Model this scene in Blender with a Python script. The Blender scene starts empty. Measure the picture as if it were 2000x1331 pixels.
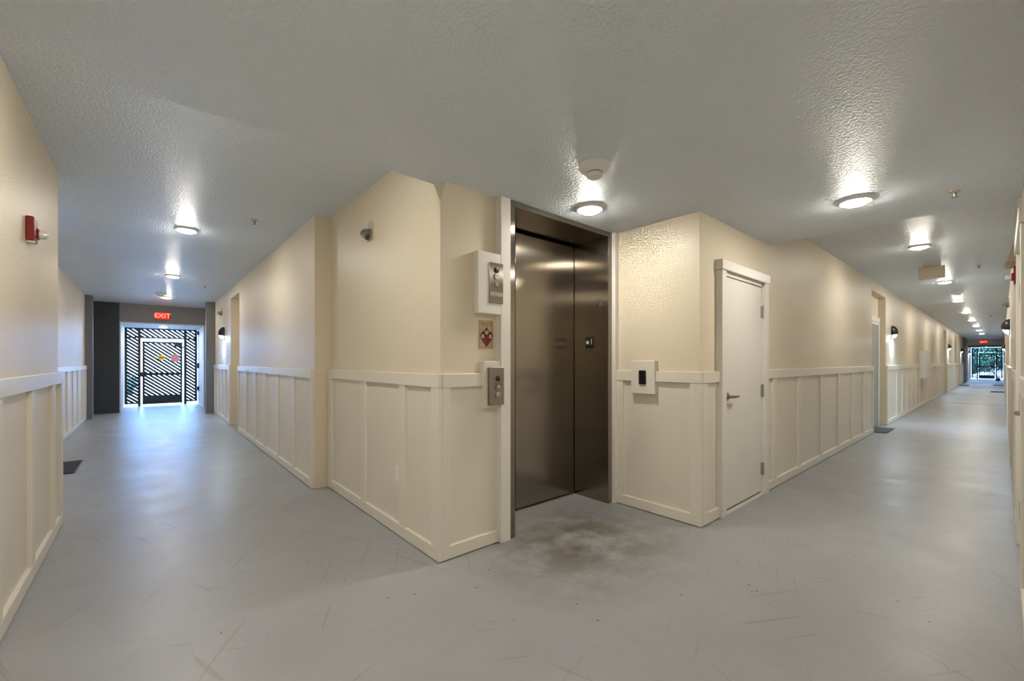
import bpy, bmesh, math, random
from mathutils import Vector, Matrix
random.seed(7)
S = bpy.context.scene
C = S.collection

# ------------------------------------------------------------------ camera, sky, exposure
# world axes: x runs down the right-hand corridor, y down the left-hand corridor, z up (metres)
cam_d = bpy.data.cameras.new('camera')
cam = bpy.data.objects.new('camera', cam_d); C.objects.link(cam)
cam_d.sensor_width = 36.0
cam_d.lens = 825.0 / 2000.0 * 36.0
cam_d.shift_y = 41.5 / 2000.0
cam_d.clip_start = 0.01; cam_d.clip_end = 400
cam.location = (0, 0, 1.30)
cam.rotation_euler = (math.pi / 2, 0, -math.atan(825.0 / 957.0))
S.camera = cam

LAMP = 168.0          # emission of the ceiling disc diffusers
LAMP_COL = (1.0, 0.92, 0.80)
SCONCE = 12.0          # watts per wall light
SKY = 26.0
w = bpy.data.worlds.new('world'); S.world = w; w.use_nodes = True
bg = w.node_tree.nodes['Background']
bg.inputs[0].default_value = (0.22, 0.48, 1.0, 1); bg.inputs[1].default_value = SKY

sun_d = bpy.data.lights.new('sun', 'SUN'); sun_d.energy = 150.0; sun_d.color = (0.28, 0.55, 1.0); sun_d.angle = math.radians(0.6)
sun = bpy.data.objects.new('sun', sun_d); C.objects.link(sun)
sun.rotation_euler = Vector((0.42, 0.42, -0.80)).to_track_quat('-Z', 'Y').to_euler(); sun.location = (-20, -20, 40)
S.view_settings.view_transform = 'Standard'; S.view_settings.look = 'None'
S.view_settings.gamma = 1.0; S.view_settings.use_curve_mapping = False
S.view_settings.exposure = 0.28
S.cycles.max_bounces = 7; S.cycles.diffuse_bounces = 5; S.cycles.glossy_bounces = 4; S.cycles.transmission_bounces = 4
S.cycles.use_adaptive_sampling = True; S.cycles.adaptive_threshold = 0.03; S.cycles.caustics_refractive = False
S.cycles.sample_clamp_indirect = 6.0
S.cycles.use_denoising = True; S.cycles.use_light_tree = False

# ------------------------------------------------------------------ materials
def new_mat(name):
    m = bpy.data.materials.new(name); m.use_nodes = True
    nt = m.node_tree
    return m, nt, nt.nodes['Principled BSDF']
def N(nt, kind, **kw):
    n = nt.nodes.new(kind)
    for k, v in kw.items(): setattr(n, k, v)
    return n
def plain(name, col, rough=0.5, metal=0.0, spec=0.5, bump=0, bscale=200):
    m, nt, b = new_mat(name)
    b.inputs['Base Color'].default_value = (*col, 1)
    b.inputs['Roughness'].default_value = rough
    b.inputs['Metallic'].default_value = metal
    b.inputs['Specular IOR Level'].default_value = spec
    if bump:
        tc = N(nt, 'ShaderNodeTexCoord'); n = N(nt, 'ShaderNodeTexNoise')
        n.inputs['Scale'].default_value = bscale
        bp = N(nt, 'ShaderNodeBump'); bp.inputs['Strength'].default_value = bump
        bp.inputs['Distance'].default_value = 0.003
        nt.links.new(tc.outputs['Object'], n.inputs['Vector'])
        nt.links.new(n.outputs['Fac'], bp.inputs['Height'])
        nt.links.new(bp.outputs['Normal'], b.inputs['Normal'])
    return m
def paint(name, col, rough, bump, scale, dist=0.004, vary=0.04):
    """rolled or sprayed paint: faint mottling plus an orange-peel relief"""
    m, nt, b = new_mat(name); L = nt.links.new
    tc = N(nt, 'ShaderNodeTexCoord')
    n1 = N(nt, 'ShaderNodeTexNoise'); n1.inputs['Scale'].default_value = 1.7; n1.inputs['Detail'].default_value = 2
    L(tc.outputs['Object'], n1.inputs['Vector'])
    mx = N(nt, 'ShaderNodeMix', data_type='RGBA')
    mx.inputs[6].default_value = (*[c * (1 - vary) for c in col], 1)
    mx.inputs[7].default_value = (*[min(1, c * (1 + vary)) for c in col], 1)
    L(n1.outputs['Fac'], mx.inputs[0]); L(mx.outputs[2], b.inputs['Base Color'])
    b.inputs['Roughness'].default_value = rough
    n2 = N(nt, 'ShaderNodeTexNoise'); n2.inputs['Scale'].default_value = scale
    n2.inputs['Detail'].default_value = 2; n2.inputs['Roughness'].default_value = 0.55
    L(tc.outputs['Object'], n2.inputs['Vector'])
    rp = N(nt, 'ShaderNodeMapRange'); rp.inputs[1].default_value = 0.38; rp.inputs[2].default_value = 0.66
    L(n2.outputs['Fac'], rp.inputs[0])
    bp = N(nt, 'ShaderNodeBump'); bp.inputs['Strength'].default_value = bump; bp.inputs['Distance'].default_value = dist
    L(rp.outputs[0], bp.inputs['Height']); L(bp.outputs['Normal'], b.inputs['Normal'])
    return m
def emit(name, col, strength):
    m, nt, b = new_mat(name)
    b.inputs['Base Color'].default_value = (*col, 1)
    b.inputs['Emission Color'].default_value = (*col, 1)
    b.inputs['Emission Strength'].default_value = strength
    m.cycles.emission_sampling = 'FRONT' if strength > 50 else 'NONE'
    return m
def floor_mat():
    m, nt, b = new_mat('painted_concrete'); L = nt.links.new
    tc = N(nt, 'ShaderNodeTexCoord'); P = tc.outputs['Object']
    def noise(scale, detail=6, rough=0.6, vec=P, dist=0.0):
        n = N(nt, 'ShaderNodeTexNoise'); n.inputs['Scale'].default_value = scale
        n.inputs['Detail'].default_value = detail; n.inputs['Roughness'].default_value = rough
        n.inputs['Distortion'].default_value = dist
        L(vec, n.inputs['Vector']); return n.outputs['Fac']
    def rng(x, a, bb, c=0.0, d=1.0):
        r = N(nt, 'ShaderNodeMapRange'); L(x, r.inputs[0])
        for i, v in enumerate((a, bb, c, d)): r.inputs[i + 1].default_value = v
        return r.outputs[0]
    def mul(x, y):
        q = N(nt, 'ShaderNodeMath', operation='MULTIPLY'); L(x, q.inputs[0])
        if isinstance(y, float): q.inputs[1].default_value = y
        else: L(y, q.inputs[1])
        return q.outputs[0]
    def mix(f, a, c):
        x = N(nt, 'ShaderNodeMix', data_type='RGBA'); L(f, x.inputs[0])
        for i, v in ((6, a), (7, c)):
            if isinstance(v, tuple): x.inputs[i].default_value = (*v, 1)
            else: L(v, x.inputs[i])
        return x.outputs[2]
    col = mix(rng(noise(0.9, 7), 0.3, 0.7), (0.305, 0.32, 0.35), (0.385, 0.405, 0.435))
    col = mix(rng(noise(14, 5, 0.75), 0.38, 0.72, 0, 0.55), col, (0.33, 0.33, 0.325))
    # worn brownish traffic stain in front of the lift
    mp = N(nt, 'ShaderNodeMapping'); L(P, mp.inputs[0])
    mp.inputs['Location'].default_value = (-2.42, -2.0, 0)
    mp2 = N(nt, 'ShaderNodeMapping'); L(mp.outputs[0], mp2.inputs[0]); mp2.inputs['Scale'].default_value = (1.0, 1.25, 1)
    ln = N(nt, 'ShaderNodeVectorMath', operation='LENGTH'); L(mp2.outputs[0], ln.inputs[0])
    st = mul(rng(ln.outputs['Value'], 0.2, 1.05, 1, 0), rng(noise(3.5, 5, 0.65), 0.36, 0.58, 0.25, 1))
    col = mix(mul(st, 0.95), col, (0.125, 0.108, 0.08))
    # scuffs: thin stretched streaks in several directions
    for ang, sc, lo in ((0.5, 3.2, 0.67), (2.1, 4.0, 0.67), (1.2, 6.0, 0.68), (2.8, 2.6, 0.68)):
        m3 = N(nt, 'ShaderNodeMapping'); L(P, m3.inputs[0]); m3.inputs['Rotation'].default_value = (0, 0, ang)
        m4 = N(nt, 'ShaderNodeMapping'); L(m3.outputs[0], m4.inputs[0]); m4.inputs['Scale'].default_value = (sc * 9, sc * 0.35, 1)
        s = rng(noise(1.0, 3, 0.5, m4.outputs[0], 0.4), lo, lo + 0.03)
        col = mix(mul(s, 0.30), col, (0.17, 0.16, 0.15))
    # little dark chips
    v = N(nt, 'ShaderNodeTexVoronoi'); v.inputs['Scale'].default_value = 8.0; L(P, v.inputs['Vector'])
    ch = mul(rng(v.outputs['Distance'], 0.045, 0.07, 1, 0), rng(noise(2.3, 2), 0.46, 0.52))
    col = mix(mul(ch, 0.8), col, (0.06, 0.055, 0.05))
    L(col, b.inputs['Base Color'])
    L(rng(noise(3.0, 6), 0.3, 0.7, 0.30, 0.42), b.inputs['Roughness'])
    bp = N(nt, 'ShaderNodeBump'); bp.inputs['Strength'].default_value = 0.25; bp.inputs['Distance'].default_value = 0.002
    L(noise(45, 4), bp.inputs['Height']); L(bp.outputs['Normal'], b.inputs['Normal'])
    return m
def steel_mat(name, col=(0.31, 0.28, 0.24), rough=0.18, an=0.95, rot=0.0):
    m, nt, b = new_mat(name); L = nt.links.new
    b.inputs['Metallic'].default_value = 1.0
    b.inputs['Base Color'].default_value = (*col, 1)
    b.inputs['Roughness'].default_value = rough
    b.inputs['Anisotropic'].default_value = an
    b.inputs['Anisotropic Rotation'].default_value = rot
    g = N(nt, 'ShaderNodeNewGeometry')
    cr = N(nt, 'ShaderNodeVectorMath', operation='CROSS_PRODUCT'); L(g.outputs['True Normal'], cr.inputs[0]); cr.inputs[1].default_value = (0, 0, 1)
    ad = N(nt, 'ShaderNodeVectorMath', operation='ADD'); L(cr.outputs[0], ad.inputs[0]); ad.inputs[1].default_value = (1e-4, 0, 0)
    L(ad.outputs[0], b.inputs['Tangent'])
    tc = N(nt, 'ShaderNodeTexCoord'); mp = N(nt, 'ShaderNodeMapping'); L(tc.outputs['Object'], mp.inputs[0])
    mp.inputs['Scale'].default_value = (500, 500, 2.0)
    n = N(nt, 'ShaderNodeTexNoise'); n.inputs['Scale'].default_value = 1.0; L(mp.outputs[0], n.inputs['Vector'])
    mx = N(nt, 'ShaderNodeMix', data_type='RGBA'); L(n.outputs['Fac'], mx.inputs[0])
    mx.inputs[6].default_value = (*[c * 0.92 for c in col], 1); mx.inputs[7].default_value = (*[c * 1.08 for c in col], 1)
    L(mx.outputs[2], b.inputs['Base Color'])
    return m
M = {}
M['wall'] = paint('wall_paint', (0.79, 0.70, 0.55), 0.42, 0.28, 82, 0.004)
M['wallsmooth'] = paint('smooth_wall_paint', (0.80, 0.715, 0.57), 0.42, 0.10, 82, 0.003)
M['panel'] = paint('wainscot_panel_paint', (0.81, 0.765, 0.67), 0.38, 0.12, 40, 0.002)
M['trim'] = paint('wainscot_trim_paint', (0.83, 0.79, 0.70), 0.34, 0.08, 50, 0.002)
M['white'] = paint('white_trim_paint', (0.84, 0.82, 0.77), 0.34, 0.05, 50, 0.002)
M['ceil'] = paint('ceiling_paint', (0.79, 0.875, 1.0), 0.34, 0.65, 72, 0.005)
M['grey'] = paint('grey_wall_paint', (0.15, 0.15, 0.155), 0.5, 0.3, 75)
M['charcoal'] = paint('charcoal_end_wall', (0.035, 0.038, 0.043), 0.6, 0.3, 75)  # darker tone than the grey on the pilasters
M['header'] = paint('taupe_wall_paint', (0.27, 0.25, 0.24), 0.5, 0.4, 75)
M['pale'] = paint('exterior_white_paint', (0.78, 0.78, 0.76), 0.5, 0.3, 75)
M['floor'] = floor_mat()
M['steel'] = steel_mat('brushed_stainless_steel')
M['satin'] = plain('satin_nickel', (0.36, 0.33, 0.29), 0.32, 1.0)
M['hinge'] = plain('dull_nickel', (0.42, 0.40, 0.37), 0.38, 1.0)
M['brass'] = plain('brass_plate', (0.45, 0.36, 0.23), 0.4, 0.6)
M['black'] = plain('black_plastic', (0.012, 0.012, 0.013), 0.35)
M['void'] = plain('dark_gap', (0.01, 0.009, 0.008), 0.9)  # near-black colour in place of the shade in hollows behind doors
M['gate'] = plain('gate_black_steel', (0.012, 0.016, 0.024), 0.5)
M['red'] = plain('alarm_red', (0.22, 0.008, 0.010), 0.35)
M['redprint'] = plain('red_print', (0.20, 0.012, 0.015), 0.5)
M['pinkprint'] = plain('pink_print', (0.55, 0.30, 0.27), 0.5)
M['darkprint'] = plain('dark_red_print', (0.055, 0.010, 0.008), 0.5)
M['oliveprint'] = plain('olive_print', (0.20, 0.15, 0.06), 0.5)
M['whiteplastic'] = plain('white_plastic', (0.88, 0.88, 0.87), 0.35)
M['beigeplastic'] = plain('beige_plastic', (0.60, 0.52, 0.38), 0.4)
M['doorgrey'] = plain('grey_door_paint', (0.34, 0.34, 0.34), 0.4)
M['mat'] = plain('charcoal_doormat', (0.035, 0.037, 0.042), 0.95, bump=0.8, bscale=350)
M['matgrey'] = plain('grey_doormat', (0.12, 0.125, 0.135), 0.95, bump=0.8, bscale=350)
M['diffuser'] = emit('lamp_diffuser', LAMP_COL, LAMP)
M['coollens'] = emit('sconce_lens', (0.75, 0.88, 1.0), 14.0)
M['exitred'] = emit('exit_letter_glow', (1.0, 0.16, 0.09), 3.0)
M['exitbox'] = emit('exit_face', (0.75, 0.04, 0.02), 0.55)
M['yellow'] = plain('sign_yellow', (0.72, 0.50, 0.04), 0.5)
M['signwhite'] = plain('sign_white', (0.75, 0.75, 0.75), 0.5)
M['pinkwhite'] = plain('sign_faded_red', (0.62, 0.25, 0.28), 0.5)
M['button'] = plain('pale_button', (0.80, 0.78, 0.74), 0.3)  # plain off-white for the button and plate marks, no emission
M['bag'] = plain('black_bag_plastic', (0.010, 0.010, 0.018), 0.4, bump=0.4, bscale=30)
M['concrete'] = paint('outdoor_concrete', (0.55, 0.55, 0.53), 0.8, 0.2, 30)
M['leaf'] = plain('leaf_green', (0.04, 0.10, 0.05), 0.6)
M['twig'] = plain('twig_brown', (0.08, 0.055, 0.035), 0.8)
M['joint'] = plain('floor_joint_filler', (0.10, 0.10, 0.11), 0.8)
mg, ntg, bgs = new_mat('clear_polycarbonate')
bgs.inputs['Base Color'].default_value = (0.93, 0.95, 0.92, 1); bgs.inputs['Roughness'].default_value = 0.08
bgs.inputs['Transmission Weight'].default_value = 0.92; bgs.inputs['IOR'].default_value = 1.25
M['clear'] = mg
M['strobe'] = plain('strobe_reflector', (0.85, 0.85, 0.86), 0.2, 0.2)
M['green'] = plain('green_lamp_base', (0.10, 0.26, 0.08), 0.35)

# ------------------------------------------------------------------ mesh helpers
def mesh_of(bm, name, mat, smooth=False):
    me = bpy.data.meshes.new(name)
    bmesh.ops.recalc_face_normals(bm, faces=bm.faces)
    bm.to_mesh(me); bm.free()
    me.materials.append(M[mat] if isinstance(mat, str) else mat)
    if smooth:
        for p in me.polygons: p.use_smooth = True
    return me
def link(name, me, parent=None, loc=(0, 0, 0), rot=(0, 0, 0)):
    o = bpy.data.objects.new(name, me); C.objects.link(o)
    o.location = loc; o.rotation_euler = rot
    if parent is not None: o.parent = parent
    return o
def tag(o, label=None, cat=None, group=None, kind=None):
    if label: o['label'] = label
    if cat: o['category'] = cat
    if group: o['group'] = group
    if kind: o['kind'] = kind
    return o
def empty(name, loc, rz=0.0):
    o = bpy.data.objects.new(name, None); C.objects.link(o)
    o.location = loc; o.rotation_euler = (0, 0, rz); o.empty_display_size = 0.1
    return o
def addbox(bm, x, y, z, bevel=0.0):
    x0, x1 = sorted(x); y0, y1 = sorted(y); z0, z1 = sorted(z)
    vs = [bm.verts.new(p) for p in ((x0, y0, z0), (x1, y0, z0), (x1, y1, z0), (x0, y1, z0), (x0, y0, z1), (x1, y0, z1), (x1, y1, z1), (x0, y1, z1))]
    fs = [bm.faces.new([vs[i] for i in f]) for f in ((0, 3, 2, 1), (4, 5, 6, 7), (0, 1, 5, 4), (1, 2, 6, 5), (2, 3, 7, 6), (3, 0, 4, 7))]
    if bevel:
        es = {e for f in fs for e in f.edges}
        bmesh.ops.bevel(bm, geom=list(es), offset=bevel, segments=1, affect='EDGES', profile=0.5)
def box(name, x, y, z, mat, parent=None, bevel=0.0, loc=(0, 0, 0)):
    bm = bmesh.new(); addbox(bm, x, y, z, bevel)
    return link(name, mesh_of(bm, name, mat), parent, loc)
def boxes(name, bl, mat, parent=None):
    bm = bmesh.new()
    for b in bl: addbox(bm, *b)
    return link(name, mesh_of(bm, name, mat), parent)
def lathe(name, prof, mat, parent=None, loc=(0, 0, 0), axis='Z', n=28, smooth=True, rot=(0, 0, 0)):
    """prof: list of (radius, height) along the axis"""
    bm = bmesh.new(); rings = []
    for r, h in prof:
        if r < 1e-6: rings.append([bm.verts.new((0, 0, h))])
        else: rings.append([bm.verts.new((r * math.cos(2 * math.pi * i / n), r * math.sin(2 * math.pi * i / n), h)) for i in range(n)])
    for a, b in zip(rings, rings[1:]):
        for i in range(n):
            j = (i + 1) % n
            if len(a) == 1 and len(b) == 1: continue
            if len(a) == 1: bm.faces.new((a[0], b[j], b[i]))
            elif len(b) == 1: bm.faces.new((a[i], a[j], b[0]))
            else: bm.faces.new((a[i], a[j], b[j], b[i]))
    if len(rings[0]) > 1: bm.faces.new(rings[0][::-1])
    if len(rings[-1]) > 1: bm.faces.new(rings[-1])
    if axis == 'X': bmesh.ops.rotate(bm, verts=bm.verts, cent=(0, 0, 0), matrix=Matrix.Rotation(math.pi / 2, 3, 'Y'))
    if axis == 'Y': bmesh.ops.rotate(bm, verts=bm.verts, cent=(0, 0, 0), matrix=Matrix.Rotation(-math.pi / 2, 3, 'X'))
    me = mesh_of(bm, name, mat)
    if smooth:
        for p in me.polygons: p.use_smooth = True
        try: me.set_sharp_from_angle(angle=math.radians(35))
        except Exception: pass
    return link(name, me, parent, loc, rot)
def prism(name, pts, t0, t1, mat, parent=None, plane='XZ', loc=(0, 0, 0)):
    """polygon in a plane, extruded between t0 and t1 along the third axis"""
    bm = bmesh.new()
    def P(a, b, t): return (a, t, b) if plane == 'XZ' else ((t, a, b) if plane == 'YZ' else (a, b, t))
    A = [bm.verts.new(P(a, b, t0)) for a, b in pts]; B = [bm.verts.new(P(a, b, t1)) for a, b in pts]
    n = len(pts)
    bm.faces.new(A); bm.faces.new(B[::-1])
    for i in range(n): bm.faces.new((A[i], B[i], B[(i + 1) % n], A[(i + 1) % n]))
    return link(name, mesh_of(bm, name, mat), parent, loc)
def text_mesh(s, size, depth, mat, name):
    cu = bpy.data.curves.new(name, 'FONT'); cu.body = s; cu.size = size; cu.extrude = depth
    cu.align_x = 'CENTER'; cu.align_y = 'CENTER'
    o = bpy.data.objects.new(name, cu); C.objects.link(o)
    dg = bpy.context.evaluated_depsgraph_get(); dg.update()
    me = bpy.data.meshes.new_from_object(o.evaluated_get(dg))
    bpy.data.objects.remove(o); bpy.data.curves.remove(cu)
    me.name = name; me.materials.clear(); me.materials.append(M[mat])
    return me
def clip_poly(pts, x0, x1, z0, z1):
    for ax, lim, sg in ((0, x0, 1), (0, x1, -1), (1, z0, 1), (1, z1, -1)):
        out = []
        for i in range(len(pts)):
            a, b = pts[i], pts[(i + 1) % len(pts)]
            da, db = (a[ax] - lim) * sg, (b[ax] - lim) * sg
            if da >= 0: out.append(a)
            if (da > 0 and db < 0) or (da < 0 and db > 0):
                t = da / (da - db); out.append((a[0] + (b[0] - a[0]) * t, a[1] + (b[1] - a[1]) * t))
        pts = out
        if len(pts) < 3: return []
    return pts
def struct(o, label=None): return tag(o, label, kind='structure')

# ------------------------------------------------------------------ shell
ZL, ZC = 2.49, 2.80          # lobby ceiling, corridor ceiling
CAP, RAIL, BASE, PR = 1.22, 1.13, 0.09, 0.03
fl = struct(box('floor', (-1.5, 48.3), (-0.45, 17.3), (-0.15, 0.0), 'floor'), 'scuffed grey painted concrete floor of the corridors and lobby')
box('expansion_joint', (19.15, 19.19), (-0.06, 1.52), (-0.002, 0.0015), 'joint', fl)
box('expansion_joint', (38.2, 38.24), (-0.06, 1.52), (-0.002, 0.0015), 'joint', fl)

YS, XS = 2.483, 4.80          # soffit faces
struct(boxes('ceiling_lobby', [((-0.9, 3.45), (-0.45, YS), (ZL, 3.0)), ((3.45, XS), (-0.45, 1.75), (ZL, 3.0))], 'ceil'), 'lowered grey-white textured ceiling over the lobby')
struct(box('ceiling_left', (-1.5, 1.75), (YS, 14.66), (ZC, 3.0), 'ceil'), 'textured ceiling of the left corridor')
struct(box('ceiling_right', (XS, 42.6), (-0.45, 2.0), (ZC, 3.0), 'ceil'), 'textured ceiling of the right corridor')

_share = {}
def piece(name, dims, mat, parent, loc, bevel=0.003):
    """box piece centred on x/y/z with shared mesh data between equal pieces"""
    k = (name, tuple(round(d, 4) for d in dims), mat)
    if k not in _share:
        bm = bmesh.new(); a, b, c = (d / 2 for d in dims)
        addbox(bm, (-a, a), (-b, b), (-c, c), bevel)
        _share[k] = mesh_of(bm, name, mat)
    return link(name, _share[k], parent, loc)
def wainscot(parent, along, face, nrm, a0, a1, battens, ends=(True, True), bw=0.095, endw=None):
    """board-and-batten wainscot whose raised boards lie on plane `face`; nrm = direction the wall faces"""
    mid = face - nrm * PR / 2
    def put(name, s0, s1, z0, z1, mat, f_mid=mid, th=PR, bev=0.003):
        L_, c, zc = s1 - s0, (s0 + s1) / 2, (z0 + z1) / 2
        if along == 'y': return piece(name, (th, L_, z1 - z0), mat, parent, (f_mid, c, zc), bev)
        return piece(name, (L_, th, z1 - z0), mat, parent, (c, f_mid, zc), bev)
    put('cap_rail', a0, a1, RAIL, CAP, 'trim', mid + nrm * 0.002, PR + 0.004)
    put('baseboard', a0, a1, 0.005, BASE, 'trim')
    e = endw or bw
    st = []
    if ends[0]: st.append((a0, a0 + e))
    st += [(b - bw / 2, b + bw / 2) for b in battens]
    if ends[1]: st.append((a1 - e, a1))
    for s in st: put('batten', s[0], s[1], BASE, RAIL, 'trim')
    edges = [a0 if not ends[0] else None]
    cur = a0
    gaps = []
    for s in st:
        if s[0] - cur > 0.02: gaps.append((cur, s[0]))
        cur = s[1]
    if a1 - cur > 0.02: gaps.append((cur, a1))
    pm = face - nrm * (PR - 0.004)
    for g in gaps: put('panel', g[0], g[1], BASE, RAIL, 'panel', pm, 0.008, 0)
def frange(a, b, d):
    r = []
    while a < b: r.append(a); a += d
    return r

# elevator wall (chamfered top corner where it meets the lowered ceiling)
bm = bmesh.new(); addbox(bm, (1.445, 2.0), (2.393, 2.69), (0, ZL))
p1, p2, p3 = Vector((1.445, 2.393, 2.35)), Vector((1.445, 2.478, 2.49)), Vector((1.492, 2.393, 2.49))
nn = (p2 - p1).cross(p3 - p1).normalized()
if nn.dot(Vector((1, 1, -1))) > 0: nn = -nn
r = bmesh.ops.bisect_plane(bm, geom=bm.verts[:] + bm.edges[:] + bm.faces[:], plane_co=p1, plane_no=nn, clear_outer=True)
bmesh.ops.holes_fill(bm, edges=bm.edges[:])
we = struct(link('wall_elevator', mesh_of(bm, 'wall_elevator', 'wallsmooth')), 'cream wall strip left of the elevator carrying the call buttons')
wainscot(we, 'x', 2.363, -1, 1.445, 1.912, [], (True, False), endw=0.06)
box('corner_trim', (1.912, 2.004), (2.338, 2.40), (0, ZL), 'white', we, 0.003)
# left corridor, right side
wa = struct(boxes('wall_left_corridor_near', [((1.445, 1.75), (2.69, 4.60), (0, 2.95)), ((1.445, 1.75), (YS, 2.69), (ZL, 2.95))], 'wallsmooth'), 'cream wall with wainscot running from the elevator corner into the left corridor')
wainscot(wa, 'y', 1.415, -1, 2.363, 4.575, [2.885, 3.635], (True, True), endw=0.1)
XW = 1.262
wb = struct(box('wall_left_corridor_middle', (XW + PR, 1.75), (4.594, 9.27), (0, 2.95), 'wall'), 'projecting cream wall between the near wall step and the doorway recess of the left corridor')
wainscot(wb, 'y', XW, -1, 4.594, 9.27, [5.33, 6.11, 6.92, 7.63, 8.41], (True, True), endw=0.06)
box('recess_back', (XW + 0.22, 1.75), (9.27, 10.36), (0, 2.6), 'wall', wb)
box('recess_header', (XW + PR, 1.75), (9.27, 10.36), (2.60, 2.95), 'wall', wb)
wc = struct(box('wall_left_corridor_far', (XW + PR, 1.75), (10.36, 14.66), (0, 2.95), 'wall'), 'cream wall past the doorway recess of the left corridor')
wainscot(wc, 'y', XW, -1, 10.36, 12.97, [10.95, 11.65, 12.40], (True, True))
box('pilaster', (1.10, 1.60), (12.97, 13.20), (0, ZC), 'grey', wc, 0.004)
# left walls
wl = struct(box('wall_left', (-0.9, -0.545), (-0.45, 4.93), (0, 2.95), 'wall'), 'tan textured wall at the left edge with the fire alarm')
wainscot(wl, 'y', -0.515, 1, -0.07, 4.93, [0.8, 1.53, 2.27, 3.02, 3.778, 4.51], (False, True), endw=0.10)
wlf = struct(box('wall_left_far', (-1.5, -1.07), (4.5, 14.66), (0, 2.95), 'wall'), 'pale wall with wainscot down the left side of the left corridor')
wainscot(wlf, 'y', -1.04, 1, 4.94, 13.40, frange(5.35, 13.3, 0.735), (False, True))
wainscot(wlf, 'y', -1.04, 1, 13.62, 14.65, [14.2], (True, True))
box('pilaster', (-1.10, -0.945), (13.40, 13.62), (0, ZC), 'grey', wlf, 0.004)
# end of left corridor
struct(box('wall_left_end', (-1.5, -0.548), (14.65, 16.9), (0, 2.95), 'charcoal'), 'charcoal end wall left of the gate passage')
struct(box('wall_left_end_header', (-0.548, 1.215), (14.65, 17.2), (2.325, 2.95), 'header'), 'taupe header above the gate passage with the exit sign')
box('passage_soffit', (-0.54, 1.21), (14.66, 17.2), (2.30, 2.3249), 'pale', bpy.data.objects['wall_left_end_header'])
struct(box('wall_left_end_right', (1.215, 1.75), (14.65, 16.9), (0, 2.95), 'grey'), 'grey end wall right of the gate passage')
struct(box('wall_gate_jamb_left', (-0.7, -0.525), (14.70, 17.2), (0, 2.32), 'pale'), 'white jamb of the gate passage, left side')
struct(box('wall_gate_jamb_right', (1.19, 1.4), (14.70, 17.2), (0, 2.32), 'pale'), 'white jamb of the gate passage, right side')

# return wall and white-door wall
wr = struct(box('wall_return', (3.30, 3.58), (1.56, 2.95), (0, 2.95), 'wallsmooth'), 'brightly lit cream return wall right of the elevator')
wainscot(wr, 'y', 3.27, -1, 1.53, 2.345, [], (True, True), endw=0.095)
box('corner_trim', (3.246, 3.31), (2.315, 2.40), (0, ZL), 'white', wr, 0.003)
D0, D1, DH = 3.665, 4.575, 2.06
R1, R2, R3 = (10.06, 11.48), (24.6, 26.0), (33.4, 34.8)
wd = struct(boxes('wall_door', [((3.58, D0), (1.56, 1.95), (0, 2.95)), ((D0, D1), (1.56, 1.95), (DH, 2.95)), ((D1, R1[0]), (1.56, 1.95), (0, 2.95))], 'wall'), 'cream wall with the white door and a row of wainscot panels')
wainscot(wd, 'x', 1.53, -1, 3.30, 3.60, [], (True, False), endw=0.085)
wainscot(wd, 'x', 1.53, -1, 4.63, R1[0], [4.91, 5.74, 6.65, 7.54, 8.36, 9.22], (False, True), endw=0.07)
box('dark_backing', (3.5, 4.75), (1.80, 1.95), (0, 2.3), 'void', wd)  # black box added so the gap under the door looks dark
segs = [(R1[1], R2[0]), (R2[1], R3[0]), (R3[1], 37.7)]
for i, (a, b) in enumerate(segs):
    o = struct(box('wall_right_corridor_%s' % ('near', 'middle', 'far')[i], (a, b if i < 2 else 42.6), (1.56, 1.95), (0, 2.95), 'wall'),
               ('cream wall past the first doorway recess of the right corridor', 'cream wall between the second and third recess of the right corridor', 'cream wall before the far gate of the right corridor')[i])
    wainscot(o, 'x', 1.53, -1, a, b, frange(a + (1.25 if i == 0 else 0.8), b - 0.4, 0.80), (True, True))
    if i == 2: box('pilaster', (37.7, 41.2), (1.50, 1.60), (0, 2.80), 'grey', o)
# doorway recesses of the right corridor
for i, (a, b) in enumerate((R1, R2, R3)):
    rb = struct(boxes('wall_recess_%s' % ('near', 'middle', 'far')[i], [((a, b), (1.68, 1.95), (0, 2.62)), ((a, b), (1.56, 1.95), (2.62, 2.95))], 'wall'),
                ('shallow doorway recess nearest the white door', 'second doorway recess down the right corridor', 'third doorway recess down the right corridor')[i])
    c = (a + b) / 2
    d = struct(empty('door_%d' % (i + 3), (c, 1.68, 0)), ('grey door set in the first recess of the right corridor', 'grey door set in the second recess', 'grey door set in the third recess')[i])
    box('door_leaf', (-0.46, 0.46), (-0.03, -0.004), (0.012, 2.03), 'doorgrey', d, 0.002)
    for sx in (-1, 1): box('casing', (sx * 0.465, sx * 0.575), (-0.045, -0.002), (0, 2.10), 'white', d, 0.002)
    box('head_jamb', (-0.465, 0.465), (-0.04, -0.002), (2.033, 2.10), 'white', d)
    box('head_casing', (-0.575, 0.575), (-0.05, -0.002), (2.101, 2.19), 'white', d, 0.002)
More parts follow.
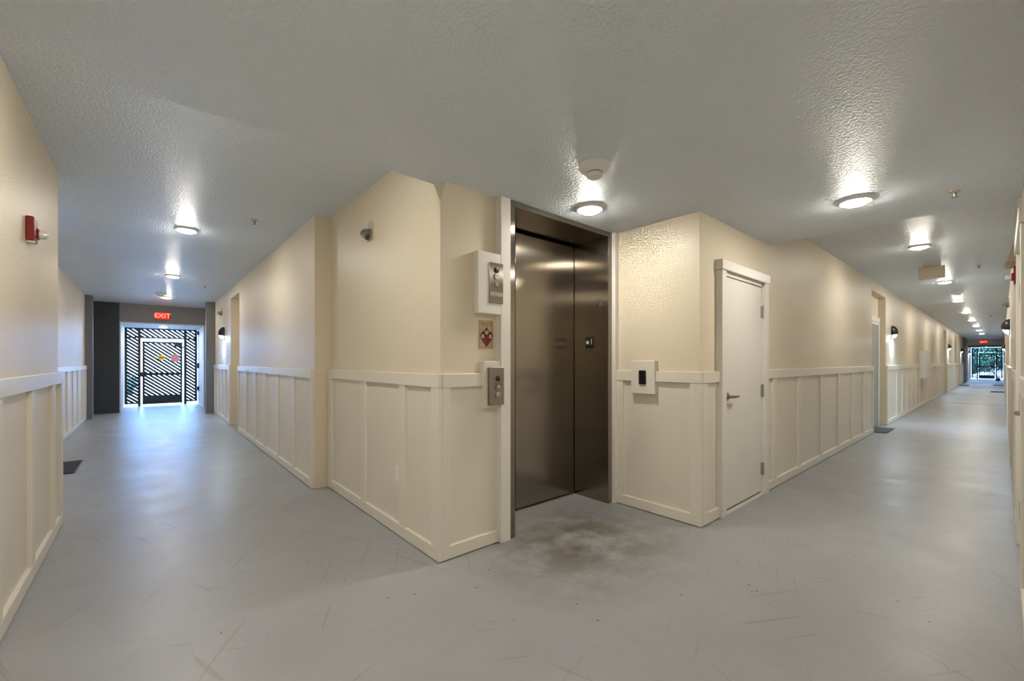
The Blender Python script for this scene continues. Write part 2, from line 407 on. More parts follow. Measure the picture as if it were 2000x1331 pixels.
# right-hand wall (the camera stands against it)
E0, E1 = 3.72, 4.69
Q1, Q2 = (6.72, 8.12), (26.9, 28.3)
we2 = struct(boxes('wall_right', [((-0.9, E0), (-0.45, -0.095), (0, 2.95)), ((E0, E1), (-0.45, -0.095), (DH, 2.95)), ((E1, Q1[0]), (-0.45, -0.095), (0, 2.95))], 'wall'), 'tan wall along the right edge with a door and fire alarm')
wainscot(we2, 'x', -0.065, 1, -0.50, 3.63, [0.3, 1.1, 1.9, 2.7], (False, True))
wainscot(we2, 'x', -0.065, 1, 4.78, Q1[0], [5.45, 6.1], (True, True))
box('dark_backing', (3.6, 4.8), (-0.45, -0.30), (0, 2.3), 'void', we2)  # black backing, colour in place of the darkness behind this door
o = struct(box('wall_right_middle', (Q1[1], Q2[0]), (-0.45, -0.095), (0, 2.95), 'wall'), 'wall past the recess on the right side of the right corridor')
wainscot(o, 'x', -0.065, 1, Q1[1], Q2[0], frange(Q1[1] + 0.8, Q2[0] - 0.4, 0.8))
o = struct(box('wall_right_far', (Q2[1], 42.6), (-0.45, -0.095), (0, 2.95), 'wall'), 'far wall on the right side of the right corridor')
wainscot(o, 'x', -0.065, 1, Q2[1], 41.5, frange(Q2[1] + 0.8, 41.0, 0.8))
for i, (a, b) in enumerate((Q1, Q2)):
    struct(boxes('wall_right_recess_%s' % ('near', 'far')[i], [((a, b), (-0.45, -0.215), (0, 2.62)), ((a, b), (-0.45, -0.095), (2.62, 2.95))], 'wall'),
           ('doorway recess on the right side nearest the camera', 'doorway recess on the right side far down')[i])
    c = (a + b) / 2
    d = struct(empty('door_%d' % (i + 6), (c, -0.215, 0)), ('door in the near recess of the right wall', 'door in the far recess of the right wall')[i])
    box('door_leaf', (-0.46, 0.46), (0.004, 0.03), (0.012, 2.03), 'doorgrey', d, 0.002)
    for sx in (-1, 1): box('casing', (sx * 0.465, sx * 0.575), (0.002, 0.045), (0, 2.10), 'white', d, 0.002)
    box('head_jamb', (-0.465, 0.465), (0.002, 0.04), (2.033, 2.10), 'white', d)
    box('head_casing', (-0.575, 0.575), (0.002, 0.05), (2.101, 2.19), 'white', d, 0.002)
# end of right corridor
ZH = 2.36
struct(box('wall_right_end_header', (42.5, 48.0), (-0.45, 1.95), (ZH, 2.95), 'white'), 'beige header above the far gate passage with the exit sign')
struct(box('wall_far_jamb_left', (42.6, 48.0), (1.53, 1.95), (0, ZH), 'pale'), 'white side wall of the far gate passage, left')
struct(box('wall_far_jamb_right', (42.6, 48.0), (-0.45, -0.065), (0, ZH), 'pale'), 'white side wall of the far gate passage, right')
struct(box('trim_1', (42.38, 42.5), (-0.094, 1.52), (2.30, 2.37), 'gate'), 'dark metal beam under the far header')

# outdoors
struct(boxes('ground', [((-14, 16), (17.3, 45), (-0.15, -0.01)), ((48.3, 80), (-16, 16), (-0.15, -0.01))], 'concrete'), 'bright concrete ground outside the gates')

# ------------------------------------------------------------------ white door and right-edge door
def door(name, label, x0, x1, y, ny, lever_x, hinge_x, ldir):
    """door in a wall running along x; ny = facing direction; y = raised wainscot plane"""
    d = struct(empty(name, ((x0 + x1) / 2, y, 0)), label)
    cx = (x0 + x1) / 2
    f = lambda a: ny * a
    hw = (x1 - x0) / 2
    leaf = box('door_leaf', (-hw + 0.038, hw - 0.038), (f(-0.055), f(-0.010)), (0.035, 2.028), 'white', d, 0.002)
    box('threshold', (-hw + 0.03, hw - 0.03), (f(-0.09), f(0.005)), (0.0, 0.012), 'white', d)
    for s in (-1, 1):
        box('door_jamb', (s * (hw - 0.034), s * (hw + 0.005)), (f(-0.09), f(0.002)), (0, 2.062), 'white', d)
        box('casing', (s * (hw - 0.012), s * (hw + 0.072)), (f(-0.032), f(0.026)), (0, 2.066), 'white', d, 0.003)
    box('head_jamb', (-hw, hw), (f(-0.09), f(0.002)), (2.032, 2.066), 'white', d)
    box('head_casing', (-hw - 0.085, hw + 0.085), (f(-0.032), f(0.034)), (2.0665, 2.15), 'white', d, 0.003)
    for z in (0.255, 1.02, 1.785):
        h = box('hinge', (hinge_x - cx - 0.017, hinge_x - cx + 0.017), (f(-0.012), f(0.004)), (z - 0.057, z + 0.057), 'hinge', leaf, 0.002)
        lathe('hinge_pin', [(0.007, -0.062), (0.007, 0.062)], 'hinge', leaf, (hinge_x - cx - 0.004, f(0.006), z), n=10)
    lx = lever_x - cx
    h = lathe('lever_rosette', [(0.036, 0), (0.036, 0.006), (0.030, 0.012), (0.015, 0.014), (0.013, 0.05), (0, 0.05)], 'satin', leaf, (lx, f(-0.012), 1.0), axis='Y', rot=(0, 0, math.pi if ny < 0 else 0), n=20)
    prism('lever', [(-0.012, -0.010), (0.02, -0.012), (0.115, -0.007), (0.118, 0.006), (0.02, 0.011), (-0.012, 0.010)] if ldir > 0 else
          [(0.012, -0.010), (0.012, 0.010), (-0.02, 0.011), (-0.118, 0.006), (-0.115, -0.007), (-0.02, -0.012)], f(0.028), f(0.046), 'satin', leaf, 'XZ', (lx, 0, 1.0))
    edge = lever_x - 0.062 * ldir - cx
    box('strike_plate', (edge - 0.006, edge + 0.004), (f(-0.012), f(-0.006)), (0.955, 1.06), 'satin', leaf)
    return d
door('door_1', 'plain white painted door with lever handle and white casing', 3.66, 4.58, 1.53, -1, 3.765, 4.552, 1)
door('door_2', 'door with steel hinges at the right edge of the view', 3.72, 4.69, -0.092, 1, 3.83, 4.64, 1)

# ------------------------------------------------------------------ elevator
ev = tag(empty('elevator_entrance', (2.625, 2.363, 0)), 'brushed stainless steel elevator entrance with closed doors in a deep frame', 'elevator')
X = lambda x: x - 2.625
for a, b in ((2.006, 2.057), (3.19, 3.245)):
    box('jamb', (X(a), X(b)), (-0.012, 0.42), (0, 2.447), 'steel', ev, 0.002)
box('frame_head', (X(2.006), X(3.245)), (-0.012, 0.42), (2.4472, 2.4895), 'steel', ev, 0.002)
box('door_panel', (X(2.42), X(3.184)), (0.397, 0.43), (0.014, 2.425), 'steel', ev, 0.002)
box('door_panel', (X(2.06), X(2.44)), (0.432, 0.46), (0.014, 2.425), 'steel', ev, 0.002)
box('door_gap', (X(2.03), X(3.23)), (0.47, 0.49), (0, 2.5), 'void', ev)
box('sill', (X(2.06), X(3.188)), (0.385, 0.46), (0.0, 0.010), 'satin', ev)
struct(boxes('wall_shaft_light_stop', [((1.75, 3.58), (2.9, 3.1), (0, 2.95)), ((2.0, 3.3), (2.37, 2.9), (2.4899, 2.95))], 'void'), 'unseen black shaft walling added behind the elevator to stop stray light')  # black boxes added out of view to block light leaks
npz = box('number_plate', (X(3.1870), X(3.19)), (0.153, 0.251), (1.426, 1.536), 'black', ev)
star = []
for k in range(10):
    rr = 0.024 if k % 2 == 0 else 0.0098
    a = math.pi / 2 + k * math.pi / 5
    star.append((rr * math.cos(a), rr * math.sin(a)))
prism('star_symbol', star, X(3.1855), X(3.187), 'button', npz, 'YZ', (0, 0.226, 1.484))
tm = text_mesh('1', 0.075, 0.0008, 'button', 'digit')
link('digit', tm, npz, (X(3.1862), 0.180, 1.488), (math.pi / 2, 0, -math.pi / 2))
lathe('key_switch', [(0.024, 0), (0.024, 0.004), (0.012, 0.006), (0.012, 0.012), (0, 0.013)], 'satin', ev, (X(3.19), 0.073, 1.83), axis='X', rot=(0, 0, math.pi), n=20)

# call stations left of the elevator
cb = tag(empty('call_station', (1.815, 2.393, 1.635)), 'white box with steel fire-service plate mounted high beside the elevator', 'call box')
box('housing', (-0.105, 0.098), (-0.055, 0.0), (0.0, 0.432), 'white', cb, 0.004)
pl = box('face_plate', (-0.012, 0.112), (-0.0615, -0.0555), (0.078, 0.362), 'steel', cb, 0.001)
def knob(name, r, d, mat, loc, par): return lathe(name, [(r, 0), (r, d * 0.7), (r * 0.85, d), (0, d)], mat, par, loc, axis='Y', rot=(0, 0, math.pi), n=18)
knob('lens', 0.021, 0.006, 'black', (0.049, -0.0615, 0.311), pl)
knob('button', 0.022, 0.012, 'button', (0.051, -0.0615, 0.266), pl)
knob('key_switch', 0.016, 0.006, 'satin', (0.050, -0.0615, 0.212), pl)
box('engraved_panel', (-0.004, 0.106), (-0.0628, -0.0616), (0.128, 0.156), 'hinge', pl)
for k in range(3): box('engraved_line', (0.006, 0.098 - 0.012 * k), (-0.0634, -0.0629), (0.149 - k * 0.008, 0.1505 - k * 0.008), 'darkprint', pl)
fs = tag(empty('fire_sign', (1.815, 2.393, 1.395)), 'small brass-coloured sign with dark red diamond pictograms under the white box', 'sign')
sg = box('plate', (-0.058, 0.066), (-0.006, 0.0), (0, 0.20), 'brass', fs)
def dia(cx, cz, a, b, mat, t, nm='diamond'): prism(nm, [(cx - a, cz), (cx, cz - b), (cx + a, cz), (cx, cz + b)], -0.006 - t, -0.0055, mat, sg)
dia(0.004, 0.070, 0.052, 0.062, 'redprint', 0.0006)
dia(-0.030, 0.088, 0.026, 0.036, 'darkprint', 0.0010)
dia(0.040, 0.088, 0.026, 0.036, 'darkprint', 0.0010)
dia(0.004, 0.114, 0.026, 0.036, 'darkprint', 0.0014)
dia(0.004, 0.046, 0.022, 0.032, 'redprint', 0.0010)
for cx, cz in ((0.004, 0.112), (-0.030, 0.084), (0.040, 0.084)):
    lathe('pictogram', [(0.0155, 0), (0.0155, 0.0018), (0, 0.0018)], 'pinkprint', sg, (cx, -0.0060, cz), axis='Y', rot=(0, 0, math.pi), n=16)
for k, (a, b, z) in enumerate(((-0.05, -0.03, 0.176), (-0.022, -0.004, 0.170), (0.008, 0.024, 0.172), (0.032, 0.052, 0.176), (-0.036, -0.02, 0.160), (0.0, 0.014, 0.158), (0.03, 0.044, 0.158))):
    box('lettering_mark', (a, b), (-0.0066, -0.0059), (z, z + 0.007), 'oliveprint', sg)
cs = tag(empty('call_station', (1.85, 2.363, 0.975)), 'lower hall call button plate of steel on a cream backing board', 'call box')
box('backing_board', (-0.085, 0.062), (-0.018, 0.03), (0.0, 0.33), 'trim', cs, 0.003)
pl = box('face_plate', (-0.055, 0.072), (-0.048, -0.0185), (0.020, 0.285), 'steel', cs, 0.002)
knob('lens', 0.019, 0.006, 'black', (0.016, -0.048, 0.207), pl)
knob('button', 0.021, 0.007, 'satin', (0.014, -0.048, 0.138), pl)
knob('button', 0.021, 0.009, 'satin', (0.014, -0.048, 0.088), pl)
# plate on the return wall
rp = tag(empty('intercom_plate', (3.27, 2.035, 1.022)), 'cream mounting board with small black reader on the return wall', 'card reader')
box('backing_board', (-0.022, 0.03), (-0.115, 0.115), (0, 0.287), 'trim', rp, 0.003)
box('reader', (-0.034, -0.0225), (-0.035, 0.032), (0.083, 0.203), 'black', rp, 0.003)
# power outlet
ou = tag(empty('wall_outlet', (1.437, 2.985, 0.395)), 'white outlet cover low on the wainscot panel near the corner', 'outlet')
box('cover_plate', (-0.010, 0.0), (-0.038, 0.038), (0, 0.115), 'whiteplastic', ou, 0.002)
for z in (0.03, 0.072):
    s_ = box('socket', (-0.0115, -0.0101), (-0.016, 0.016), (z - 0.012, z + 0.014), 'whiteplastic', ou)

# ------------------------------------------------------------------ ceiling lights
def lamp_light(parent, watts, size, col, loc, rot=(0, 0, 0)):
    key = ('light', watts, size, col)
    if key not in _share:
        d = bpy.data.lights.new('lamp_light', 'AREA'); d.shape = 'DISK'; d.size = size; d.energy = watts; d.color = col
        _share[key] = d
    return link('lamp_light', _share[key], parent, loc, rot)
def ceiling_light(x, y, z, label, group):
    o = tag(empty('ceiling_light', (x, y, z)), label, 'ceiling light', group)
    if 'cl' not in _share:
        a = lathe('trim_ring', [(0.092, -0.020), (0.094, -0.021), (0.109, -0.012), (0.113, 0.0), (0.092, 0.0)], 'whiteplastic', o)
        b = lathe('diffuser', [(0, -0.042), (0.068, -0.035), (0.0905, -0.020)], 'diffuser', o, n=14)
        _share['cl'] = (a.data, b.data)
    else:
        link('trim_ring', _share['cl'][0], o); link('diffuser', _share['cl'][1], o)
    return o
ceiling_light(2.584, 2.078, ZL, 'round ceiling light directly in front of the elevator', 'round ceiling lights')
ceiling_light(3.938, 0.703, ZL, 'round ceiling light in front of the white door', 'round ceiling lights')
ceiling_light(0.30, 0.72, ZL, 'round ceiling light over the lobby corner by the camera', 'round ceiling lights')
for y, lb in ((2.64, 'ceiling light just behind the lowered ceiling edge of the left corridor'), (6.02, 'nearest round ceiling light in the left corridor'), (9.43, 'second round ceiling light in the left corridor'), (12.63, 'round ceiling light nearest the left exit sign')):
    ceiling_light(0.33, y, ZC, lb, 'round ceiling lights')
ceiling_light(0.33, 15.6, 2.30, 'round light in the passage above the left gate', 'round ceiling lights')
rl = ['first round ceiling light past the lowered ceiling in the right corridor', 'ceiling light just behind the hanging beige exit sign', 'third ceiling light down the right corridor', 'fourth ceiling light down the right corridor', 'fifth ceiling light down the right corridor', 'sixth ceiling light down the right corridor', 'seventh ceiling light down the right corridor', 'farthest ceiling light before the right exit sign']
ceiling_light(43.4, 0.70, ZH, 'round light in the passage before the far right gate', 'round ceiling lights')
for k, lb in enumerate(rl): ceiling_light(7.58 + 3.70 * k, 0.70, ZC, lb, 'round ceiling lights')

# ------------------------------------------------------------------ smoke detectors and sprinklers
def smoke(x, y, z, label, s=1.0):
    o = tag(empty('smoke_detector', (x, y, z)), label, 'smoke detector', 'ceiling smoke detectors')
    lathe('base', [(0.095 * s, 0), (0.097 * s, -0.012 * s), (0.085 * s, -0.030 * s), (0.056 * s, -0.040 * s), (0.05 * s, -0.046 * s)], 'whiteplastic', o)
    lathe('vent', [(0.047 * s, -0.044 * s), (0.047 * s, -0.052 * s)], 'black', o)
    lathe('sensor_cap', [(0.050 * s, -0.051 * s), (0.049 * s, -0.064 * s), (0.040 * s, -0.073 * s), (0, -0.075 * s)], 'whiteplastic', o)
smoke(2.05, 1.613, ZL, 'white smoke detector on the lobby ceiling before the elevator')
smoke(0.22, 12.05, ZC, 'smoke detector beside the last light of the left corridor')
smoke(13.2, 0.62, ZC, 'smoke detector between lights on the right corridor ceiling', 0.9)
def sprinkler(x, y, z, label):
    o = tag(empty('sprinkler_head', (x, y, z)), label, 'sprinkler', 'ceiling sprinkler heads')
    lathe('escutcheon', [(0.034, 0), (0.033, -0.006), (0.016, -0.010)], 'beigeplastic', o, n=20)
    lathe('stem', [(0.009, -0.008), (0.009, -0.028), (0.006, -0.042)], 'satin', o, n=12)
    lathe('deflector', [(0.020, -0.042), (0.020, -0.0445), (0.004, -0.046)], 'satin', o, n=16)
sprinkler(4.258, 0.214, ZL, 'sprinkler head on the lobby ceiling toward the right corridor')
sprinkler(0.855, 5.168, ZC, 'nearest sprinkler head on the left corridor ceiling')
sprinkler(0.855, 10.3, ZC, 'farther sprinkler head on the left corridor ceiling')
sprinkler(9.78, 0.234, ZC, 'sprinkler head on the right corridor ceiling beside the hanging sign')
sprinkler(20.5, 0.234, ZC, 'sprinkler head far down the right corridor ceiling')

# ------------------------------------------------------------------ clear-domed wall fixtures
def dome(loc, rz, label):
    o = tag(empty('dome_fixture', loc, rz), label, 'wall fixture', 'clear domed wall fixtures')
    # local -x points away from the wall
    pts = [(-0.055, -0.08), (0.055, -0.08), (0.055, 0.03)] + [(0.055 * math.cos(a), 0.03 + 0.055 * math.sin(a)) for a in (0.4, 0.8, 1.2, 1.57, 1.94, 2.34, 2.74)] + [(-0.055, 0.03)]
    prism('back_plate', pts, -0.010, 0.0, 'beigeplastic', o, 'YZ')
    lathe('collar', [(0.05, 0), (0.048, 0.018), (0.030, 0.020)], 'satin', o, (-0.010, 0, -0.035), axis='X', rot=(0, 0, math.pi), n=22)
    lathe('bulb', [(0.020, 0), (0.022, 0.02), (0.014, 0.042), (0, 0.048)], 'strobe', o, (-0.028, 0, -0.03), axis='X', rot=(0, 0, math.pi), n=16)
    lathe('lamp_base', [(0.026, 0), (0.026, 0.012), (0.012, 0.016)], 'green', o, (-0.030, 0.004, -0.058), axis='X', rot=(0, 0, math.pi), n=16)
    lathe('clear_dome', [(0.046 * math.cos(a), 0.018 + 0.062 * math.sin(a)) for a in (0, 0.3, 0.6, 0.9, 1.2, 1.4)] + [(0, 0.080)], 'clear', o, (-0.010, 0, -0.035), axis='X', rot=(0, 0, math.pi), n=22)
    return o
dome((1.445, 3.52, 2.42), 0, 'clear domed fixture high on the cream wall near the corner')
dome((XW + PR, 11.72, 2.45), 0, 'clear domed fixture above the wall light in the left corridor')
dome((12.2, -0.095, 2.40), -math.pi / 2, 'clear domed fixture above the right-hand wall light')

# ------------------------------------------------------------------ fire alarms
def fire_alarm(loc, rz, label):
    # local +x points off the wall, +y along the wall
    o = tag(empty('fire_alarm', loc, rz), label, 'fire alarm', 'red fire alarms')
    b = box('body', (0, 0.035), (-0.062, 0.062), (-0.072, 0.072), 'red', o, 0.006)
    st = prism('strobe_hood', [(0.020, 0.0), (0.058, 0.0), (0.062, 0.03), (0.062, -0.004)][:3], -0.012, 0.004, 'red', o, 'YZ')
    box('strobe_housing', (0.030, 0.045), (0.006, 0.058), (-0.045, 0.016), 'red', o, 0.004)
    lathe('strobe_lens', [(0.025, 0), (0.025, 0.020), (0.017, 0.034), (0, 0.038)], 'strobe', o, (0.045, 0.033, -0.018), axis='X', n=12)
    lathe('speaker', [(0.022, 0), (0.02, 0.010), (0, 0.012)], 'strobe', o, (0.014, -0.03, -0.072), n=14, rot=(math.pi, 0, 0))
    link('lettering', text_mesh('FIRE', 0.038, 0.0006, 'whiteplastic', 'lettering'), o, (0.0355, -0.034, 0.0), (math.pi / 2, math.pi / 2, math.pi / 2))
    return o
fire_alarm((-0.545, 3.80, 2.09), 0, 'red fire alarm with clear strobe on the left wall')
fire_alarm((5.25, -0.095, 1.99), math.pi / 2, 'red fire alarm with strobe at the right edge of the view')
ex = tag(empty('emergency_light', (6.0, -0.095, 2.20)), 'beige emergency light unit on the right wall above the fire alarm', 'emergency light')
prism('housing', [(0, 0), (0.07, 0.0), (0.035, 0.14), (0, 0.14)], -0.11, 0.11, 'beigeplastic', ex, 'YZ')
for s in (-1, 1): lathe('lamp_head', [(0.03, 0), (0.032, -0.02), (0.02, -0.035), (0, -0.036)], 'beigeplastic', ex, (s * 0.06, 0.05, 0.0), n=14)

# ------------------------------------------------------------------ wall sconces
def sconce(loc, rz, label):
    # local +x points off the wall
    o = tag(empty('wall_light', loc, rz), label, 'wall light', 'black dome wall lights')
    if 'sc' not in _share:
        bm = bmesh.new(); bmesh.ops.create_uvsphere(bm, u_segments=24, v_segments=16, radius=1.0)
        bmesh.ops.bisect_plane(bm, geom=bm.verts[:] + bm.edges[:] + bm.faces[:], plane_co=(0, 0, 0), plane_no=(-1, 0, 0), clear_outer=True)
        bmesh.ops.bisect_plane(bm, geom=bm.verts[:] + bm.edges[:] + bm.faces[:], plane_co=(0, 0, -0.38), plane_no=(0.12, 0, -1), clear_outer=True)
        for v in bm.verts: v.co = Vector((v.co.x * 0.108, v.co.y * 0.088, v.co.z * 0.15))
        h = mesh_of(bm, 'hood', 'black', True)
        bm = bmesh.new(); bmesh.ops.create_uvsphere(bm, u_segments=12, v_segments=7, radius=1.0)
        bmesh.ops.bisect_plane(bm, geom=bm.verts[:] + bm.edges[:] + bm.faces[:], plane_co=(0, 0, 0), plane_no=(-1, 0, 0), clear_outer=True)
        bmesh.ops.bisect_plane(bm, geom=bm.verts[:] + bm.edges[:] + bm.faces[:], plane_co=(0, 0, -0.38), plane_no=(-0.12, 0, 1), clear_outer=True)
        for v in bm.verts: v.co = Vector((v.co.x * 0.098, v.co.y * 0.080, v.co.z * 0.132))
        bmesh.ops.holes_fill(bm, edges=bm.edges[:])
        l = mesh_of(bm, 'lens', 'coollens', True)
        bm = bmesh.new(); addbox(bm, (-0.001, 0.012), (-0.075, 0.075), (-0.155, 0.13), 0.004)
        _share['sc'] = (h, l, mesh_of(bm, 'back_plate', 'black'))
    link('hood', _share['sc'][0], o); link('lens', _share['sc'][1], o); link('back_plate', _share['sc'][2], o)
    lamp_light(o, SCONCE, 0.10, (0.62, 0.81, 1.0), (0.06, 0, -0.138))
    return o
sconce((XW + PR, 11.38, 1.93), math.pi, 'black dome wall light in the left corridor beside the doorway recess')
for x, lb in ((12.20, 'black dome wall light just past the first recess of the right corridor'), (26.9, 'black dome wall light past the white wall box in the right corridor'), (35.7, 'black dome wall light before the dark wall section of the right corridor')):
    sconce((x, 1.56, 1.93), -math.pi / 2, lb)
sconce((43.6, 1.53, 1.93), -math.pi / 2, 'black dome wall light inside the far gate passage')
sconce((11.9, -0.095, 1.93), math.pi / 2, 'large-looking black dome wall light on the right-hand wall')
sconce((29.6, -0.095, 1.93), math.pi / 2, 'small black dome wall light far along the right-hand wall')

# ------------------------------------------------------------------ wall boxes, signs
def wall_box(name, loc, wx, hz, dep, label):
    o = tag(empty(name, loc), label, 'wall cabinet')
    box('cabinet_body', (-wx / 2, wx / 2), (-dep, 0), (0, hz), 'whiteplastic', o, 0.006)
    dr = box('cabinet_door', (-wx / 2 + 0.02, wx / 2 - 0.02), (-dep - 0.012, -dep - 0.0005), (0.02, hz - 0.02), 'whiteplastic', o, 0.003)
    box('latch', (wx / 2 - 0.07, wx / 2 - 0.045), (-dep - 0.020, -dep - 0.0125), (hz / 2 - 0.03, hz / 2 + 0.03), 'hinge', dr)
wall_box('wall_cabinet', (17.1, 1.56, 0.82), 0.5, 0.80, 0.15, 'white wall cabinet over the wainscot in the right corridor')
wall_box('wall_cabinet', (39.2, 1.50, 0.72), 0.5, 0.80, 0.06, 'small white cabinet on the dark wall section far down the right corridor')

hs = tag(empty('exit_sign', (9.18, 0.71, ZC)), 'beige back of an exit sign hanging from the right corridor ceiling', 'exit sign')
box('canopy', (-0.035, 0.035), (-0.10, 0.10), (-0.018, 0.0), 'beigeplastic', hs, 0.003)
box('stem', (-0.012, 0.012), (-0.03, 0.03), (-0.03, -0.018), 'beigeplastic', hs)
box('housing', (-0.022, 0.022), (-0.145, 0.145), (-0.215, -0.03), 'beigeplastic', hs, 0.004)
box('face_rim', (0.0225, 0.027), (-0.14, 0.14), (-0.21, -0.035), 'whiteplastic', hs)
def exit_sign(loc, rz, label):
    # local -y faces the viewer
    o = tag(empty('exit_sign', loc, rz), label, 'exit sign')
    box('housing', (-0.155, 0.155), (-0.045, 0), (0, 0.205), 'red', o, 0.005)
    fc = box('face', (-0.145, 0.145), (-0.0485, -0.0455), (0.010, 0.195), 'exitbox', o)
    link('lettering', text_mesh('EXIT', 0.165, 0.0012, 'exitred', 'lettering'), fc, (0, -0.050, 0.1025), (math.pi / 2, 0, 0))
exit_sign((0.295, 14.65, 2.42), 0, 'glowing red exit sign above the left gate')
exit_sign((42.5, 0.80, 2.52), -math.pi / 2, 'glowing red exit sign above the far right gate')

# ------------------------------------------------------------------ gates
def gate(loc, rz, x0, x1, p1, p2, zt, label, sgn=1, wid=0.076):
    """x0..x1 overall, posts at p1,p2; door between the posts; local -y faces the corridor"""
    g = tag(empty('metal_gate', loc, rz), label, 'gate')
    zr = zt - 0.305
    T = (-0.025, 0.025)
    for x in (p1, p2): box('post', (x - 0.032, x + 0.032), (-0.035, 0.035), (0, zt), 'gate', g)
    for a, b in ((x0, p1 - 0.032), (p2 + 0.032, x1)):
        for z in (0.07, zr, zt - 0.04): box('rail', (a, b), T, (z, z + 0.04), 'gate', g)
    box('rail', (p1 + 0.032, p2 - 0.032), T, (zt - 0.04, zt), 'gate', g)
    box('rail', (p1 + 0.032, p2 - 0.032), T, (zr, zr + 0.04), 'gate', g)
    box('stile', (x0, x0 + 0.06), T, (0.07, zt), 'gate', g)
    box('stile', (x1 - 0.06, x1), T, (0.07, zt), 'gate', g)
    d0, d1, dt = p1 + 0.07, p2 - 0.07, zr - 0.09
    leaf = box('door_leaf_rail', (d0, d1), T, (dt - 0.05, dt), 'gate', g)
    box('door_stile', (d0, d0 + 0.05), T, (0.04, dt), 'gate', leaf)
    box('door_stile', (d1 - 0.05, d1), T, (0.04, dt), 'gate', leaf)
    box('push_bar', (d0, d1), (-0.06, 0.02), (0.90, 0.97), 'gate', leaf)
    box('lock_box', (d0 - 0.045, d0 + 0.05), (-0.05, 0.03), (0.86, 1.0), 'gate', leaf)
    box('kick_plate', (d0, d1), (-0.028, 0.028), (0.045, 0.30), 'gate', leaf)
    box('door_closer', (d1 - 0.20, d1 - 0.02), (-0.09, -0.026), (dt - 0.15, dt - 0.04), 'gate', leaf)
    box('closer_arm', (d1 - 0.05, p2 + 0.02), (-0.07, -0.05), (dt - 0.17, dt - 0.13), 'gate', leaf)
    areas = [(x0 + 0.06, p1 - 0.032, 0.11, zr), (x0 + 0.06, p1 - 0.032, zr + 0.04, zt - 0.04), (p2 + 0.032, x1 - 0.06, 0.11, zr), (p2 + 0.032, x1 - 0.06, zr + 0.04, zt - 0.04),
             (p1 + 0.032, p2 - 0.032, zr + 0.04, zt - 0.04), (d0 + 0.05, d1 - 0.05, 0.30, 0.90), (d0 + 0.05, d1 - 0.05, 0.97, dt - 0.05)]
    pitch, sl = 0.100, 0.80
    for ax0, ax1, az0, az1 in areas:
        k = -60
        while k < 90:
            c = k * pitch
            line = lambda x: c - sgn * sl * x
            poly = [(ax0 - .1, line(ax0 - .1)), (ax1 + .1, line(ax1 + .1)), (ax1 + .1, line(ax1 + .1) + wid), (ax0 - .1, line(ax0 - .1) + wid)]
            poly = clip_poly(poly, ax0 - 0.003, ax1 + 0.003, az0 - 0.003, az1 + 0.003)
            if len(poly) >= 3:
                xs = [p[0] for p in poly]; zs = [p[1] for p in poly]
                if max(xs) - min(xs) > 0.012 and max(zs) - min(zs) > 0.012: prism('slat', poly, -0.008, 0.008, 'gate', g)
            k += 1
    return g
gate((0, 16.5, 0), 0, -0.512, 1.17, -0.19, 0.875, 2.295, 'black diagonal-slat gate at the end of the left corridor')
gate((47.0, 0, 0), -math.pi / 2, -1.50, 0.03, -1.20, -0.27, 2.33, 'black diagonal-slat gate at the far end of the right corridor', sgn=1, wid=0.082)
ys = tag(lathe('warning_sign', [(0.085, 0), (0.085, 0.004), (0, 0.004)], 'yellow', None, (0.305, 16.465, 1.425), axis='Y', rot=(0, 0, math.pi), n=24), 'round yellow sign on the left gate door', 'sign')
box('sign_band', (-0.06, 0.06), (0.0041, 0.0052), (-0.022, 0.022), 'oliveprint', ys)
rs = tag(prism('notice_sign', [(0.11 * math.cos(math.pi / 8 + k * math.pi / 4), 0.13 * math.sin(math.pi / 8 + k * math.pi / 4)) for k in range(8)], -0.003, 0.003, 'pinkwhite', None, 'XZ', (0.63, 16.47, 1.41)), 'faded red notice sign on the left gate door', 'sign')
cr = tag(empty('card_reader', (1.19, 16.1, 1.10)), 'small black card reader on the right jamb by the left gate', 'card reader')
box('reader_body', (-0.05, 0), (-0.05, 0.05), (0, 0.16), 'black', cr, 0.004)
box('key_pad', (-0.053, -0.0505), (-0.035, 0.035), (0.03, 0.13), 'gate', cr)
for z, lb in ((2.12, 'upper dark junction box on the right jamb by the left gate'), (0.42, 'lower dark junction box on the right jamb by the left gate')):
    jb = tag(empty('junction_box', (1.19, 16.1, z)), lb, 'junction box')
    box('box_body', (-0.05, 0), (-0.045, 0.045), (0, 0.12), 'gate', jb, 0.003); box('cover', (-0.056, -0.0505), (-0.04, 0.04), (0.006, 0.114), 'black', jb)

# ------------------------------------------------------------------ doormats, bag
def doormat(x, y, z, label, mat):
    o = tag(empty('doormat', ((x[0] + x[1]) / 2, (y[0] + y[1]) / 2, 0)), label, 'doormat', 'doormats along the corridors')
    a, b = (x[1] - x[0]) / 2, (y[1] - y[0]) / 2
    box('rubber_edge', (-a, a), (-b, b), (0.0, 0.006), 'black', o, 0.002)
    box('pile', (-a + 0.02, a - 0.02), (-b + 0.02, b - 0.02), (0.0062, 0.012), mat, o, 0.002)
doormat((-1.03, -0.64), (7.05, 7.90), 0, 'black doormat by the left wall of the left corridor', 'mat')
doormat((10.12, 10.95), (1.35, 1.66), 0, 'grey doormat at the first doorway recess of the right corridor', 'matgrey')
doormat((33.4, 34.3), (1.15, 1.62), 0, 'dark doormat at the third recess on the left of the right corridor', 'mat')
doormat((27.2, 28.1), (-0.14, 0.33), 0, 'dark doormat on the right side far down the right corridor', 'mat')
doormat((34.9, 35.8), (-0.06, 0.33), 0, 'thin-looking doormat on the right side nearest the far gate', 'mat')
bg_ = tag(empty('trash_bag', (43.2, 0.18, 0)), 'small black bag on the floor by the far right gate', 'bag')
bm = bmesh.new(); bmesh.ops.create_icosphere(bm, subdivisions=3, radius=1.0)
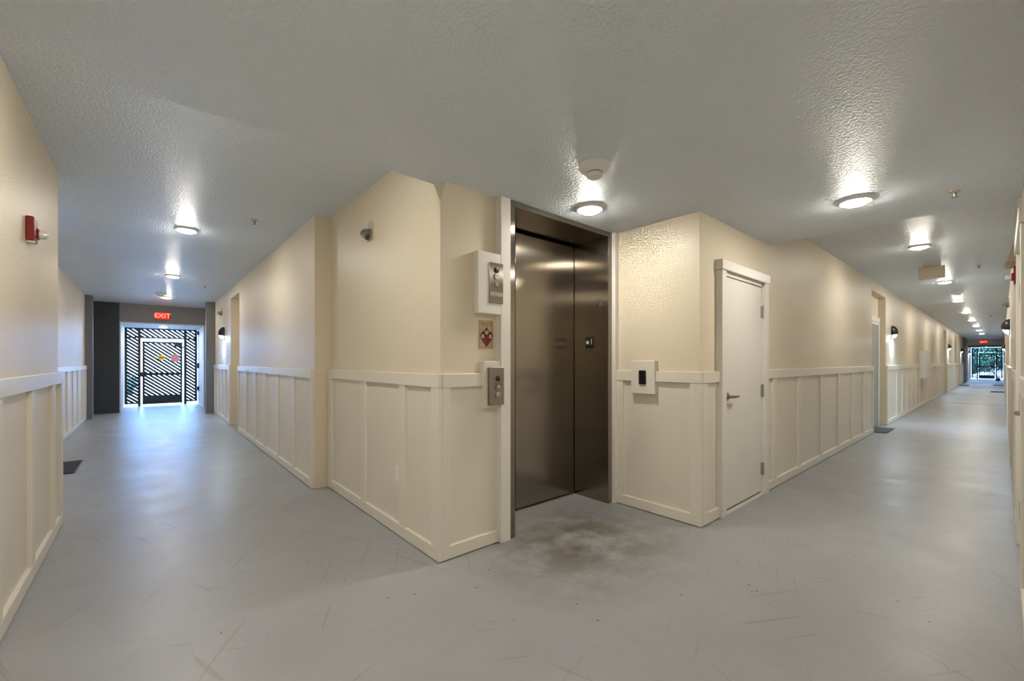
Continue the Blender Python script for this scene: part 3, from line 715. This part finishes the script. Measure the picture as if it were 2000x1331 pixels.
for v in bm.verts:
    n_ = 1 + 0.10 * math.sin(7 * v.co.x + 2) * math.sin(6 * v.co.y + 5 * v.co.z)
    v.co = Vector((v.co.x * 0.13 * n_, v.co.y * 0.12 * n_, max(-0.10, v.co.z * 0.12 * n_) + 0.10))
link('sack', mesh_of(bm, 'sack', 'bag', True), bg_)
lathe('knot', [(0.022, 0.205), (0.014, 0.225), (0.034, 0.265), (0.01, 0.27)], 'bag', bg_, n=10)

# ------------------------------------------------------------------ greenery outside the gates
def shrub(loc, rx, ry, h, n, seed, label):
    rnd = random.Random(seed)
    o = tag(empty('shrub', loc), label, 'shrub', 'shrubs outside the gates')
    bm = bmesh.new()
    for k in range(n):
        while True:
            p = Vector((rnd.uniform(-1, 1), rnd.uniform(-1, 1), rnd.uniform(-1, 1)))
            if 0.35 < p.length < 1: break
        q = Vector((p.x * rx, p.y * ry, h * 0.55 + p.z * h * 0.45))
        s = rnd.uniform(0.05, 0.10) * (1.6 if n > 2000 else 1)
        rot = Matrix.Rotation(rnd.uniform(0, 6.3), 3, 'Z') @ Matrix.Rotation(rnd.uniform(-1.2, 1.2), 3, 'X')
        vs = [bm.verts.new(q + rot @ Vector(v)) for v in ((-s, 0, 0), (0, -s * 0.45, s * 0.1), (s, 0, 0), (0, s * 0.45, s * 0.1))]
        bm.faces.new(vs)
    f = link('foliage', mesh_of(bm, 'foliage', 'leaf'), o); f['kind'] = 'stuff'
    for k in range(5):
        a = k * 1.257
        lathe('stem', [(0.02, 0), (0.014, h * 0.4), (0.006, h * 0.75)], 'twig', o, (0.1 * rx * math.cos(a), 0.1 * ry * math.sin(a), -0.01), n=8, rot=(0.25 * math.sin(a), 0.25 * math.cos(a), 0))
shrub((-0.75, 18.6, 0), 0.55, 0.5, 1.0, 900, 1, 'low leafy shrub outside the left gate')
shrub((52.6, 1.9, 0), 1.3, 1.3, 2.3, 5000, 2, 'leafy shrub outside the far gate on its left')
shrub((55.0, -1.5, 0), 1.2, 1.4, 2.1, 4500, 3, 'leafy shrub outside the far gate on its right')
shrub((58.0, 0.6, 0), 1.8, 2.6, 3.4, 7000, 4, 'taller leafy shrub behind the others outside the far gate')
